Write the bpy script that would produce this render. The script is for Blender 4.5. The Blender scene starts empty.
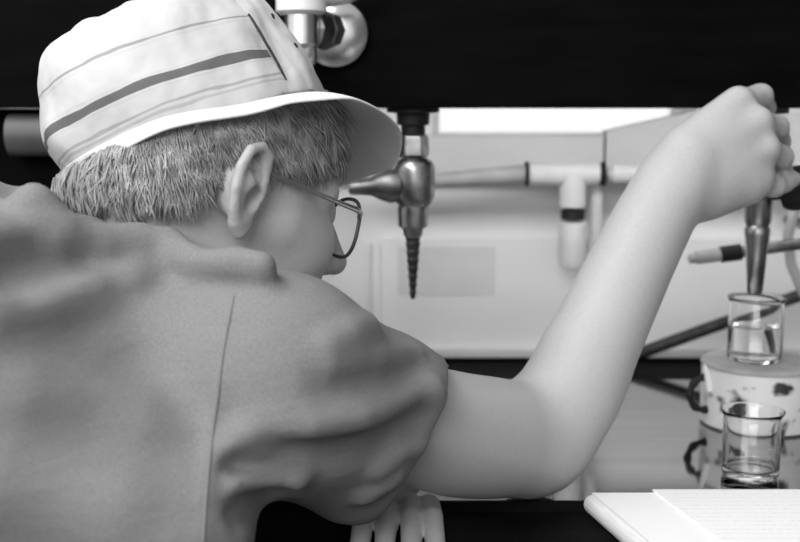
import bpy, bmesh, math
import numpy as np
from mathutils import Vector, Matrix

rng = np.random.default_rng(7)
SC = bpy.context.scene
COL = SC.collection

# ------------------------------------------------------------------ camera, world, lights, exposure
CAM = np.array([0.0, 0.0, 1.225]); PITCH = math.radians(8.0); FPX = 1111.0
cd = bpy.data.cameras.new('camera'); cam = bpy.data.objects.new('camera', cd); COL.objects.link(cam)
cam.location = CAM.tolist(); cam.rotation_euler = (math.radians(90) - PITCH, 0, 0)
cd.sensor_width = 36.0; cd.lens = FPX / 800 * 36; cd.clip_start = 0.02
cd.dof.use_dof = True; cd.dof.focus_distance = 0.78; cd.dof.aperture_fstop = 6.3
SC.camera = cam

w = bpy.data.worlds.new('world'); SC.world = w; w.use_nodes = True
nt = w.node_tree; bg = nt.nodes['Background']
tc = nt.nodes.new('ShaderNodeTexCoord'); sx = nt.nodes.new('ShaderNodeSeparateXYZ')
cr = nt.nodes.new('ShaderNodeValToRGB')
nt.links.new(tc.outputs['Generated'], sx.inputs[0]); mz = nt.nodes.new('ShaderNodeMath'); mz.operation = 'MULTIPLY_ADD'; mz.inputs[1].default_value = .5; mz.inputs[2].default_value = .5
nt.links.new(sx.outputs['Z'], mz.inputs[0]); nt.links.new(mz.outputs[0], cr.inputs[0])
nt.links.new(cr.outputs[0], bg.inputs[0])
ce = cr.color_ramp.elements
ce[0].position = .43; ce[0].color = (.10, .10, .10, 1)
ce[1].position = .48; ce[1].color = (1.3, 1.3, 1.3, 1)
e3 = ce.new(.75); e3.color = (.6, .6, .6, 1)
bg.inputs[1].default_value = 0.80


def area(name, loc, target, sx_, sy_, power):
    l = bpy.data.lights.new(name, 'AREA'); l.shape = 'RECTANGLE'; l.size = sx_; l.size_y = sy_; l.energy = power
    o = bpy.data.objects.new(name, l); COL.objects.link(o); o.location = loc
    o.rotation_euler = (Vector(target) - Vector(loc)).to_track_quat('-Z', 'Y').to_euler()
    return o


area('ceiling_lamp', (-0.9, 0.1, 2.7), (-0.05, 0.75, 1.05), 1.2, 0.8, 29)
area('added_front_light', (-0.75, -1.35, 2.2), (0.0, 0.95, 1.05), 1.7, 1.0, 42)  # light added at upper left front to brighten wall and person, no real window
area('added_wall_light', (0.25, 1.165, 1.262), (0.25, 1.40, 1.06), 1.7, 0.05, 2.0)  # light added inside the shelf hollow to brighten the wall, no real lamp
SC.view_settings.view_transform = 'Standard'; SC.view_settings.look = 'None'
SC.view_settings.exposure = 0.0; SC.view_settings.gamma = 1.0; SC.view_settings.use_curve_mapping = False

# ------------------------------------------------------------------ maths helpers
FW = np.array([0, math.cos(PITCH), -math.sin(PITCH)]); UPV = np.array([0, math.sin(PITCH), math.cos(PITCH)])


def ray(px, py):
    return FW + np.array([1.0, 0, 0]) * (px - 400) / FPX + UPV * (271 - py) / FPX


def P(px, py, d):
    """world point at distance y = d seen in this direction of the survey"""
    v = ray(px, py); return CAM + v * d / v[1]


def nrm(v):
    v = np.asarray(v, float); return v / np.linalg.norm(v)


# ------------------------------------------------------------------ materials
def mat(name, g, rough=0.6, metal=0.0, spec=0.5, **kw):
    m = bpy.data.materials.new(name); m.use_nodes = True
    b = m.node_tree.nodes['Principled BSDF']
    b.inputs['Base Color'].default_value = (g, g, g, 1); b.inputs['Roughness'].default_value = rough
    b.inputs['Metallic'].default_value = metal; b.inputs['Specular IOR Level'].default_value = spec
    for k, v in kw.items(): b.inputs[k.replace('_', ' ')].default_value = v
    return m


def noise_col(m, scale, g0, g1, p0=0.35, p1=0.65, detail=6, stretch=(1, 1, 1), bump=0.0, bscale=None, coord='Object'):
    t = m.node_tree; n = t.nodes; b = n['Principled BSDF']
    c = n.new('ShaderNodeTexCoord'); mp = n.new('ShaderNodeMapping'); mp.inputs['Scale'].default_value = stretch
    no = n.new('ShaderNodeTexNoise'); no.inputs['Scale'].default_value = scale; no.inputs['Detail'].default_value = detail
    r = n.new('ShaderNodeValToRGB')
    r.color_ramp.elements[0].position = p0; r.color_ramp.elements[0].color = (g0, g0, g0, 1)
    r.color_ramp.elements[1].position = p1; r.color_ramp.elements[1].color = (g1, g1, g1, 1)
    t.links.new(c.outputs[coord], mp.inputs[0]); t.links.new(mp.outputs[0], no.inputs['Vector'])
    t.links.new(no.outputs['Fac'], r.inputs[0]); t.links.new(r.outputs[0], b.inputs['Base Color'])
    if bump:
        n2 = n.new('ShaderNodeTexNoise'); n2.inputs['Scale'].default_value = bscale or scale; n2.inputs['Detail'].default_value = 4
        bp = n.new('ShaderNodeBump'); bp.inputs['Strength'].default_value = bump; bp.inputs['Distance'].default_value = 0.002
        t.links.new(mp.outputs[0], n2.inputs['Vector']); t.links.new(n2.outputs['Fac'], bp.inputs['Height'])
        t.links.new(bp.outputs[0], b.inputs['Normal'])
    return m


M = {}
M['skin'] = noise_col(mat('skin', .40, .5, spec=.35), 300, .425, .455, .3, .7, 5, bump=.08, bscale=420)
M['hair'] = noise_col(mat('hair', .3, .45, spec=.5), 90, .2, .5, .3, .7, 3)
M['scalp_hair'] = noise_col(mat('scalp_hair', .16, .6), 120, .1, .25, .3, .7, 4)
M['shirt'] = noise_col(mat('shirt_knit', .2, .9, spec=.15), 700, .185, .255, .3, .7, 4, stretch=(1, 1, 2.5), bump=.35, bscale=900)
t_ = M['shirt'].node_tree; n_s = t_.nodes
wn_ = n_s.new('ShaderNodeTexNoise'); wn_.inputs['Scale'].default_value = 26; wn_.inputs['Detail'].default_value = 3
wm_ = n_s.new('ShaderNodeMapping'); wm_.inputs['Scale'].default_value = (.6, .6, 2.2); wc_ = n_s.new('ShaderNodeTexCoord')
wb_ = n_s.new('ShaderNodeBump'); wb_.inputs['Strength'].default_value = .35; wb_.inputs['Distance'].default_value = .006
ob_ = [x for x in n_s if x.type == 'BUMP' and x != wb_][0]
t_.links.new(wc_.outputs['Object'], wm_.inputs[0]); t_.links.new(wm_.outputs[0], wn_.inputs['Vector']); t_.links.new(wn_.outputs['Fac'], wb_.inputs['Height'])
t_.links.new(wb_.outputs[0], ob_.inputs['Normal'])
M['seam'] = mat('shirt_seam', .20, .9, spec=.1)
M['trousers'] = noise_col(mat('trousers', .05, .9, spec=.1), 300, .035, .06)
M['shoe'] = mat('shoe_leather', .03, .5)
M['metal_frame'] = mat('spectacle_metal', .5, .3, 1.0)
M['dark_frame'] = mat('spectacle_rim', .06, .3)
M['bench'] = noise_col(mat('bench_polish', .4, .07, 1.0), 6, .37, .43, .3, .7, 5, stretch=(1, 8, 8))
M['bench_dark'] = noise_col(mat('bench_dark_wood', .006, .7, spec=.05), 8, .004, .008, stretch=(1, 8, 8))
M['shelf'] = noise_col(mat('shelf_black', .002, .6, spec=.03), 9, .0015, .003, stretch=(1, 6, 6))
M['wall'] = noise_col(mat('wall_paint', .75, .7, spec=.2), 7, .73, .77, .3, .7, 6)
M['light_block_grey'] = noise_col(mat('light_block_grey', .12, .7, spec=.2), 7, .10, .13)  # dark grey of the slab added to block light
M['panel'] = noise_col(mat('panel_paint', .74, .6, spec=.2), 5, .72, .76)
M['boxing'] = noise_col(mat('boxing_paint', .58, .7, spec=.2), 9, .55, .6, stretch=(1, 4, 4))
M['paper_label'] = noise_col(mat('paper_label', .62, .8, spec=.1), 20, .6, .64)
M['floor'] = noise_col(mat('floor_lino', .12, .5), 12, .1, .15)
M['white_pipe'] = noise_col(mat('white_lagging', .62, .6, spec=.3), 30, .58, .66)
M['grey_pipe'] = noise_col(mat('grey_pipe', .36, .5, spec=.4), 30, .3, .4)
M['dim_pipe'] = noise_col(mat('dim_pipe', .07, .5), 30, .06, .08)
M['rubber'] = mat('black_rubber', .012, .55, spec=.3)
M['tubing'] = mat('pale_tubing', .42, .45)
M['chrome'] = noise_col(mat('worn_chrome', .42, .32, 1.0), 60, .26, .5)
M['bright_chrome'] = noise_col(mat('bright_chrome', .85, .3, 1.0), 60, .78, .9)
M['dull_metal'] = noise_col(mat('dull_metal', .22, .45, 1.0), 60, .14, .28)
M['white_plastic'] = mat('white_enamel', .8, .35)
M['nozzle_dark'] = noise_col(mat('nozzle_dark', .03, .5, .3), 60, .02, .05)
M['glass'] = mat('beaker_glass', 1.0, .0, 0, .5, Transmission_Weight=1.0, IOR=1.36)
M['lens'] = mat('lens_glass', 1.0, .0, 0, .5, Transmission_Weight=1.0, IOR=1.2)
M['water'] = mat('water', .93, .0, 0, .5, Transmission_Weight=1.0, IOR=1.33)
M['lid'] = noise_col(mat('lid_fired_clay', .36, .75, spec=.2), 45, .32, .4, bump=.1, bscale=300)
M['page'] = mat('notebook_paper', .86, .8, spec=.1)
M['page_edge'] = noise_col(mat('notebook_edge', .75, .85, spec=.1), 30, .66, .8, stretch=(1, 1, 30))
M['sky_glass'] = mat('window_glass', 1.0, .0, 0, .3, Transmission_Weight=1.0, IOR=1.01)

# ------------------------------------------------------------------ object helpers


def tag(o, label=None, cat=None, group=None, kind=None):
    if label: o['label'] = label
    if cat: o['category'] = cat
    if group: o['group'] = group
    if kind: o['kind'] = kind
    return o


def empty(name, loc, label, cat, group=None):
    o = bpy.data.objects.new(name, None); COL.objects.link(o); o.location = [float(a) for a in loc]
    o.empty_display_size = .02
    return tag(o, label, cat, group)


def root_of(o):
    v = Vector((0, 0, 0))
    while o is not None:
        v += o.location; o = o.parent
    return v


def link(name, me, m, parent=None, smooth=True, label=None):
    """mesh is in world coordinates; children are stored relative to the parent's location"""
    if parent is not None:
        off = root_of(parent); me.transform(Matrix.Translation(-off))
    o = bpy.data.objects.new(name, me); COL.objects.link(o)
    if parent is not None: o.parent = parent
    for mm in (m if isinstance(m, (list, tuple)) else [m]): me.materials.append(mm)
    if smooth and len(me.polygons): me.polygons.foreach_set('use_smooth', [True] * len(me.polygons))
    if label: o['label'] = label
    return o


def pydata(verts, faces):
    me = bpy.data.meshes.new('mesh'); me.from_pydata([tuple(map(float, v)) for v in verts], [], [tuple(map(int, f)) for f in faces]); me.update(); return me


class MB:
    def __init__(s): s.v = []; s.f = []

    def add(s, v, f):
        k = len(s.v); s.v += [tuple(map(float, a)) for a in v]; s.f += [tuple(int(i) + k for i in a) for a in f]; return s

    def box(s, lo, hi):
        x0, y0, z0 = lo; x1, y1, z1 = hi
        v = [(x0, y0, z0), (x1, y0, z0), (x1, y1, z0), (x0, y1, z0), (x0, y0, z1), (x1, y0, z1), (x1, y1, z1), (x0, y1, z1)]
        return s.add(v, [(0, 3, 2, 1), (4, 5, 6, 7), (0, 1, 5, 4), (1, 2, 6, 5), (2, 3, 7, 6), (3, 0, 4, 7)])

    def tube(s, pts, rad, n=16, caps=True, closed=False):
        pts = [np.asarray(p, float) for p in pts]; L = len(pts)
        rad = [rad] * L if np.isscalar(rad) else rad
        up = None; v = []
        for i, p in enumerate(pts):
            a = pts[(i - 1) % L] if (closed or i > 0) else p; b = pts[(i + 1) % L] if (closed or i < L - 1) else p
            t = b - a
            if np.linalg.norm(t) < 1e-9: t = np.array([0, 0, 1.])
            t = nrm(t)
            if up is None:
                up = np.array([0, 0, 1.]) if abs(t[2]) < .9 else np.array([1., 0, 0])
            up = nrm(up - t * (up @ t)); sd = np.cross(t, up)
            for k in range(n):
                an = 2 * math.pi * k / n; v.append(p + rad[i] * (math.cos(an) * up + math.sin(an) * sd))
        f = []
        for i in range(L if closed else L - 1):
            for k in range(n):
                j = (i + 1) % L; k2 = (k + 1) % n
                f.append((i * n + k, i * n + k2, j * n + k2, j * n + k))
        if caps and not closed:
            f.append(tuple(range(n))[::-1]); f.append(tuple((L - 1) * n + k for k in range(n)))
        return s.add(v, f)

    def lathe(s, origin, axis, prof, n=40):
        """prof: list of (distance along axis, radius); closed with caps where radius > 0 at the ends"""
        a = nrm(axis); u = np.array([0, 0, 1.]) if abs(a[2]) < .9 else np.array([1., 0, 0])
        u = nrm(u - a * (u @ a)); q = np.cross(a, u); v = []; o = np.asarray(origin, float)
        for h, r in prof:
            for k in range(n):
                an = 2 * math.pi * k / n; v.append(o + a * h + max(r, 1e-5) * (math.cos(an) * u + math.sin(an) * q))
        f = []
        for i in range(len(prof) - 1):
            for k in range(n):
                k2 = (k + 1) % n; f.append((i * n + k, i * n + k2, (i + 1) * n + k2, (i + 1) * n + k))
        f.append(tuple(range(n))[::-1]); f.append(tuple((len(prof) - 1) * n + k for k in range(n)))
        return s.add(v, f)

    def build(s, name, m, parent=None, smooth=False, bevel=0.0, label=None, subsurf=0):
        me = pydata(s.v, s.f)
        bm = bmesh.new(); bm.from_mesh(me); bmesh.ops.recalc_face_normals(bm, faces=bm.faces); bm.to_mesh(me); bm.free()
        o = link(name, me, m, parent, smooth, label)
        if smooth:
            md = o.modifiers.new('edge', 'EDGE_SPLIT'); md.split_angle = math.radians(38)
        if bevel:
            md = o.modifiers.new('bevel', 'BEVEL'); md.width = bevel; md.segments = 3
        if subsurf:
            md = o.modifiers.new('sub', 'SUBSURF'); md.levels = subsurf; md.render_levels = subsurf
        return o


# ------------------------------------------------------------------ implicit surfaces (organic shapes)
def smin(a, b, k):
    if k <= 0: return np.minimum(a, b)
    h = np.maximum(k - np.abs(a - b), 0) / k
    return np.minimum(a, b) - h * h * k * .25


class Field:
    def __init__(s): s.ops = []

    def add(s, fn, lo, hi, k=.01, mode='+'): s.ops.append((fn, np.asarray(lo, float), np.asarray(hi, float), k, mode)); return s

    def cap(s, a, b, ra, rb=None, k=.01, mode='+'):
        a = np.asarray(a, float); b = np.asarray(b, float); rb = ra if rb is None else rb
        ab = b - a; L2 = max(ab @ ab, 1e-12)

        def fn(X, Y, Z):
            t = np.clip(((X - a[0]) * ab[0] + (Y - a[1]) * ab[1] + (Z - a[2]) * ab[2]) / L2, 0, 1)
            return np.sqrt((X - a[0] - t * ab[0]) ** 2 + (Y - a[1] - t * ab[1]) ** 2 + (Z - a[2] - t * ab[2]) ** 2) - (ra + (rb - ra) * t)
        r = max(ra, rb) + 2 * k + .012
        return s.add(fn, np.minimum(a, b) - r, np.maximum(a, b) + r, k, mode)

    def chain(s, pts, rad, k=.01, mode='+', kin=.0006):
        rad = [rad] * len(pts) if np.isscalar(rad) else rad
        if len(pts) == 1: return s.cap(pts[0], np.asarray(pts[0]) + 1e-5, rad[0], None, k, mode)
        sub = Field()
        for i in range(len(pts) - 1): sub.cap(pts[i], pts[i + 1], rad[i], rad[i + 1], k)

        def fn(X, Y, Z):
            d = None
            for f_, *_ in sub.ops:
                q = f_(X, Y, Z); d = q if d is None else smin(d, q, kin)
            return d
        return s.add(fn, np.min([o[1] for o in sub.ops], 0), np.max([o[2] for o in sub.ops], 0), k, mode)

    def ell(s, c, ax, r, k=.01, mode='+'):
        c = np.asarray(c, float); A = np.asarray(ax, float); r = np.asarray(r, float)

        def fn(X, Y, Z):
            q = [((X - c[0]) * A[i][0] + (Y - c[1]) * A[i][1] + (Z - c[2]) * A[i][2]) for i in range(3)]
            k0 = np.sqrt(sum((q[i] / r[i]) ** 2 for i in range(3))); k1 = np.sqrt(sum((q[i] / r[i] ** 2) ** 2 for i in range(3)))
            return k0 * (k0 - 1) / np.maximum(k1, 1e-6)
        R = max(r) + 2 * k + .012
        return s.add(fn, c - R, c + R, k, mode)

    def etube(s, pts, side, ra, rb, k=.03, grow=0.0):
        """a body-like tube through pts, wide along 'side' (ra) and flat across it (rb)"""
        pts = [np.asarray(p, float) for p in pts]; side = nrm(side)
        for i in range(len(pts) - 1):
            a, b = pts[i], pts[i + 1]; ab = b - a; L = np.linalg.norm(ab); t_ = ab / L
            sd = nrm(side - t_ * (side @ t_)); dp = np.cross(t_, sd)

            def fn(X, Y, Z, a=a, t_=t_, sd=sd, dp=dp, L=L, i=i):
                x, y, z = X - a[0], Y - a[1], Z - a[2]
                w_ = x * t_[0] + y * t_[1] + z * t_[2]; u = x * sd[0] + y * sd[1] + z * sd[2]; v = x * dp[0] + y * dp[1] + z * dp[2]
                t = np.clip(w_ / L, 0, 1); A = ra[i] + (ra[i + 1] - ra[i]) * t + grow; B = rb[i] + (rb[i + 1] - rb[i]) * t + grow
                w_ = w_ - t * L; C = B * .85
                k0 = np.sqrt((u / A) ** 2 + (v / B) ** 2 + (w_ / C) ** 2); k1 = np.sqrt((u / A ** 2) ** 2 + (v / B ** 2) ** 2 + (w_ / C ** 2) ** 2)
                return k0 * (k0 - 1) / np.maximum(k1, 1e-6)
            R = max(ra) + grow + 2 * k + .02
            s.add(fn, np.minimum(a, b) - R, np.maximum(a, b) + R, k, '+')
        return s

    def at(s, pts):
        pts = np.atleast_2d(pts); X, Y, Z = pts[:, 0], pts[:, 1], pts[:, 2]; d = np.full(len(pts), 1.0)
        for fn, lo, hi, k, mode in s.ops:
            q = fn(X, Y, Z)
            d = smin(d, q, k) if mode == '+' else (-smin(-d, q, k) if mode == '-' else -smin(-d, -q, k))
        return d

    def normal(s, p):
        e = 1e-4; E_ = np.eye(3) * e
        return nrm(s.at(p + E_) - s.at(p - E_))

    def hit(s, px, py, t0=.3):
        v = nrm(ray(px, py)); t = t0
        for _ in range(200):
            d = s.at(CAM + v * t)[0]
            if d < 2e-4: return CAM + v * t
            t += d * .8
            if t > 2: return None
        return CAM + v * t

    def grid(s, lo, hi, h):
        lo = np.asarray(lo, float); n = np.ceil((np.asarray(hi) - lo) / h).astype(int) + 1
        D = np.full(n, 1.0, np.float32)
        ax = [lo[i] + h * np.arange(n[i]) for i in range(3)]
        for fn, l, u, k, mode in s.ops:
            i0 = np.clip(np.floor((l - lo) / h).astype(int), 0, n); i1 = np.clip(np.ceil((u - lo) / h).astype(int) + 1, 0, n)
            if np.any(i1 <= i0): continue
            sl = tuple(slice(i0[i], i1[i]) for i in range(3))
            q = fn(ax[0][sl[0]][:, None, None], ax[1][sl[1]][None, :, None], ax[2][sl[2]][None, None, :]).astype(np.float32)
            d = D[sl]
            D[sl] = smin(d, q, k) if mode == '+' else (-smin(-d, q, k) if mode == '-' else -smin(-d, -q, k))
        return lo, D

    def mesh(s, lo, hi, h, smooth=1):
        lo, D = s.grid(lo, hi, h); return nets(D, lo, h, smooth)


def nets(D, lo, h, smooth=1):
    S = D < 0; n = np.array(D.shape)
    cnt = np.zeros(n - 1, np.int8)
    for dx in (0, 1):
        for dy in (0, 1):
            for dz in (0, 1): cnt += S[dx:n[0] - 1 + dx, dy:n[1] - 1 + dy, dz:n[2] - 1 + dz]
    act = np.argwhere((cnt > 0) & (cnt < 8)); idx = np.full(n - 1, -1, np.int32); idx[tuple(act.T)] = np.arange(len(act))
    acc = np.zeros((len(act), 3)); num = np.zeros(len(act))
    cs = [(a, b, c) for a in (0, 1) for b in (0, 1) for c in (0, 1)]
    val = {c: D[act[:, 0] + c[0], act[:, 1] + c[1], act[:, 2] + c[2]].astype(float) for c in cs}
    for c in cs:
        for k in range(3):
            if c[k]: continue
            c2 = tuple(1 if i == k else c[i] for i in range(3)); a, b = val[c], val[c2]; m = (a < 0) != (b < 0)
            t = np.where(m, a / np.where(np.abs(a - b) < 1e-12, 1, a - b), 0)
            p = np.array(c, float)[None, :] + t[:, None] * np.eye(3)[k][None, :]
            acc += np.where(m[:, None], p, 0); num += m
    V = lo + h * (act + acc / num[:, None]); F = []
    for k in range(3):
        a, b = [(1, 2), (2, 0), (0, 1)][k]
        sl0 = [slice(None)] * 3; sl1 = [slice(None)] * 3; sl0[k] = slice(0, n[k] - 1); sl1[k] = slice(1, n[k])
        e = np.argwhere(S[tuple(sl0)] != S[tuple(sl1)])
        e = e[(e[:, a] > 0) & (e[:, b] > 0) & (e[:, a] < n[a] - 1) & (e[:, b] < n[b] - 1)]
        if not len(e): continue
        inside = S[tuple(e.T)]
        da = np.zeros(3, int); da[a] = 1; db = np.zeros(3, int); db[b] = 1
        q = np.stack([idx[tuple((e - da - db).T)], idx[tuple((e - db).T)], idx[tuple(e.T)], idx[tuple((e - da).T)]], 1)
        q[~inside] = q[~inside][:, ::-1]; F.append(q)
    F = np.concatenate(F) if F else np.zeros((0, 4), int)
    for _ in range(smooth):
        A = np.zeros_like(V); C = np.zeros(len(V))
        for i in range(4):
            j = (i + 1) % 4
            np.add.at(A, F[:, i], V[F[:, j]]); np.add.at(C, F[:, i], 1); np.add.at(A, F[:, j], V[F[:, i]]); np.add.at(C, F[:, j], 1)
        V = V * .5 + .5 * A / np.maximum(C, 1)[:, None]
    return V, F


def mesh_np(V, F):
    me = bpy.data.meshes.new('mesh'); me.vertices.add(len(V)); me.vertices.foreach_set('co', np.asarray(V, np.float32).ravel())
    ln = F.shape[1]; me.loops.add(F.size); me.loops.foreach_set('vertex_index', F.astype(np.int32).ravel())
    me.polygons.add(len(F)); me.polygons.foreach_set('loop_start', np.arange(0, F.size, ln, dtype=np.int32))
    me.update(calc_edges=True); me.validate(); return me


def join(parts):
    V = np.concatenate([p[0] for p in parts]); o = 0; F = []
    for v, f in parts: F.append(f + o); o += len(v)
    return V, np.concatenate(F)


# ================================================================== SETTING
BZ = .92                                                        # bench height
WY = 1.40                                                       # back wall
def struct(name, mb, m, bevel=0.0, parent=None):
    o = mb.build(name, m, parent, bevel=bevel)
    if parent is None: o['kind'] = 'structure'
    return o


struct('floor', MB().box((-2.2, -1.2, -.05), (2.2, 1.52, 0)), M['floor'])
struct('right_light_block', MB().box((1.62, -1.2, 0), (1.70, 1.40, 2.6)), M['light_block_grey'])  # unseen slab added to keep sky light off the right side
wx0, wx1, wz0, wz1 = .04, .372, 1.196, 1.75                     # window opening
struct('wall_back', MB().box((-2.2, WY, 0), (wx0, 1.52, 2.6)).box((wx1, WY, 0), (2.2, 1.52, 2.6))
       .box((wx0, WY, 0), (wx1, 1.52, wz0)).box((wx0, WY, wz1), (wx1, 1.52, 2.6)), M['wall'])
wn = MB()
for x0, x1, z0, z1 in ((wx0, wx0 + .012, wz0, wz1), (wx1 - .012, wx1, wz0, wz1), (wx0 + .012, wx1 - .012, wz1 - .012, wz1), (wx0 + .012, wx1 - .012, wz0, wz0 + .006)):
    wn.box((x0, 1.485, z0), (x1, 1.50, z1))
win = struct('window_1', wn, M['white_plastic'])
MB().box((wx0 + .01, 1.49, wz0 + .004), (wx1 - .01, 1.493, wz1 - .01)).build('window_pane', M['sky_glass'], win)

# lower wall panel with its raised edges, boxing boards, ledge
def xat(px, Y): return (px - 400) / FPX * Y * 1.0
def zat(py, Y): return P(400, py, Y)[2]


Yp = 1.392
struct('trim_1', MB().box((P(379, 300, Yp)[0], Yp, BZ - .004), (1.6, WY, zat(238, Yp))), M['panel'], bevel=.002)
struct('trim_2', MB().box((P(372, 300, Yp)[0], Yp - .005, BZ - .004), (P(381, 300, Yp)[0], WY, zat(243, Yp))), M['wall'], bevel=.002)
struct('trim_3', MB().box((-.20, 1.378, zat(358, 1.378)), (1.6, WY, zat(350, 1.378))), M['boxing'], bevel=.0015)
# boxing boards along the wall above the pipe: two boards, the right one cut with a sloping top
Yb = 1.37
z0b, z1b = zat(178, Yb), zat(136, Yb)
struct('trim_4', MB().box((-.2, Yb, z0b), (P(604, 150, Yb)[0], WY - .001, z1b)), M['boxing'], bevel=.0015)
xa, xb = P(606, 150, Yb)[0], 1.2
xm = P(690, 150, Yb)[0]
zr = zat(112, Yb)
pr = MB(); pf = [(xa, z0b), (xb, z0b), (xb, zr), (xm, zr), (xa, zat(131, Yb))]
pr.add([(x, Yb - .003, z) for x, z in pf] + [(x, WY - .001, z) for x, z in pf], [(0, 1, 2, 3, 4), (9, 8, 7, 6, 5)] + [(i, (i + 1) % 5 + 0, (i + 1) % 5 + 5, i + 5) for i in range(5)])
struct('trim_5', pr, M['boxing'])

# ------------------------------------------------------------------ bench
bench = empty('lab_bench', (0.2, 1.05, 0), 'glossy dark laboratory bench with black front, in front of the pale wall', 'bench')
MB().box((-1.5, .8535, .885), (1.5, 1.262, BZ)).build('bench_top', M['bench'], bench)
MB().box((-1.5, .850, .885), (1.5, .8534, BZ)).build('front_edge', M['bench_dark'], bench)
MB().box((-1.5, .90, 0), (1.5, 1.262, .885)).build('cabinet', M['bench_dark'], bench)
MB().box((-1.5, 1.262, .60), (1.5, 1.399, .9150)).build('gap_shade_fill', M['bench_dark'], bench)  # solid black block in place of the shade in the gap behind the bench
BDZ = .912
MB().box((-.17, .50, .893), (.62, .8495, BDZ)).build('writing_board', M['bench_dark'], bench, bevel=.002)

# ------------------------------------------------------------------ black shelf above the bench and black cupboard under it
SY = 1.07; SZ = zat(108, SY)
shelf = empty('black_shelf', (0, 1.18, SZ), 'black shelf spanning the wall above the bench, carrying the taps', 'shelf')
MB().box((-1.5, SY, SZ), (1.5, SY + .02, SZ + .22)).build('front_board', M['shelf'], shelf, bevel=.0015)
MB().box((-1.5, SY + .02, SZ), (1.5, 1.12, SZ + .012)).build('shelf_bottom', M['shelf'], shelf)
MB().box((-1.5, SY + .02, SZ + .2), (1.5, 1.40, SZ + .22)).build('shelf_top', M['shelf'], shelf)
cup = empty('black_cupboard', (-.8, 1.2, BZ), 'black cupboard at the left end under the black shelf, behind the hat', 'cupboard')
MB().box((-1.5, 1.125, BZ + .0005), (-.21, 1.26, SZ - .0005)).build('cupboard_body', M['shelf'], cup)
MB().box((-.8, 1.11, BZ + .01), (-.22, 1.125, SZ - .004)).build('door', M['shelf'], cup, bevel=.002)
gp = MB().lathe(P(8, 135, 1.088), (1, 0, 0), [(0, .012), (.003, .0205), (.09, .0205), (.094, .012)], 32)
tag(gp.build('wide_pipe', M['dim_pipe'], smooth=True), 'dim grey length of wide pipe behind the back of the hat', 'pipe')

# paper on the wall
lb = MB(); a = P(398, 247, Yp - .003); b = P(495, 296, Yp - .003)
lb.box((a[0], Yp - .0008, b[2]), (b[0], Yp - .0001, a[2]))
tag(lb.build('wall_notice', M['paper_label']), 'blank light grey rectangle of paper fixed to the white wall panel', 'notice')

# ------------------------------------------------------------------ pipes along the wall
PY = 1.335; k_ = PY / FPX
run = empty('pipe_run', P(566, 176, PY), 'white pipe with black joints and a tee pointing down, running along the pale wall', 'pipe')
MB().tube([P(380, 182, PY), P(440, 180, PY), P(526, 174, PY)], [.0075, .0085, .0115], 24).build('grey_pipe_length', M['grey_pipe'], run, True)
MB().lathe(P(528, 174, PY), (1, 0, 0), [(0, .0125), (.004, .0138), (.082, .0138), (.085, .0125)], 32).build('tee_sleeve', M['white_pipe'], run, True)
for xx in (526.5, 603):
    MB().lathe(P(xx - 2, 174, PY), (1, 0, 0), [(0, .0125), (.0005, .0145), (.0045, .0145), (.005, .0125)], 32).build('joint_ring', M['rubber'], run, True)
MB().lathe(P(606, 174, PY), (1, 0, 0), [(0, .005), (.008, .0115), (.6, .0125)], 32).build('right_pipe_length', M['white_pipe'], run, True)
MB().lathe(P(573, 176, PY), (0, 0, -1), [(0, .0155), (.037, .0155), (.038, .013)], 32).build('tee_branch', M['white_pipe'], run, True)
MB().lathe(P(573, 209, PY), (0, 0, -1), [(0, .012), (.001, .0145), (.012, .0145), (.013, .012)], 32).build('branch_ring', M['rubber'], run, True)
MB().lathe(P(573, 222, PY), (0, 0, -1), [(0, .015), (.001, .0165), (.05, .0165), (.056, .013)], 32).build('branch_cap', M['white_pipe'], run, True)
MB().tube([P(596, 180, PY + .02), P(596, 236, PY + .02), P(590, 250, PY + .03)], .008, 16).build('drop_pipe', M['white_pipe'], run, True)

# ------------------------------------------------------------------ hanging gas tap, left
TY = 1.105; q = TY / FPX
def Z(py): return P(413, py, TY)[2]


tx = P(413, 200, TY)[0]
nz = empty('nozzle_tap', (tx, TY, SZ), 'chrome tap hanging under the black shelf with dark tapered nozzle, beyond the spectacles', 'tap')
MB().lathe((tx, TY, SZ), (0, 0, -1), [(0, .026), (.004, .026), (.005, .0165), (.016, .016), (.017, .012), (.03, .012)], 36).build('mounting_flange', M['rubber'], nz, True)
MB().lathe((tx, TY, Z(133)), (0, 0, -1), [(0, .011), (.003, .0155), (.022, .0165), (.024, .013)], 6).build('hex_nut', M['chrome'], nz, False, bevel=.001)
h = Z(158) - Z(206)
MB().lathe((tx + .001, TY, Z(158)), (0, 0, -1), [(0, .014), (.004, .019), (.010, .0208), (h - .01, .0208), (h - .003, .018), (h, .015)], 40).build('valve_body', M['chrome'], nz, True)
MB().lathe((tx, TY, Z(205)), (0, 0, -1), [(0, .0135), (.002, .0155), (.021, .0148), (.0235, .0105), (.030, .0095), (.032, .008)], 36).build('collar', M['chrome'], nz, True)
pn = [(0, .0078)]
L = Z(234) - Z(299)
for i in range(8):
    t0 = i / 8; t1 = (i + .92) / 8
    pn += [(L * t0 + .0006, .0082 - .0052 * t0), (L * t1, .0072 - .0052 * t1)]
pn += [(L, .0016)]
MB().lathe((tx, TY, Z(234)), (0, 0, -1), pn, 28).build('nozzle', M['nozzle_dark'], nz, True)
br0 = np.array([tx, TY, Z(184)])
MB().lathe(br0, nrm((-1, -.12, -.06)), [(.014, .017), (.024, .0175), (.034, .0135), (.043, .0085), (.062, .0065), (.064, .005)], 32).build('side_branch', M['dull_metal'], nz, True)

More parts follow.
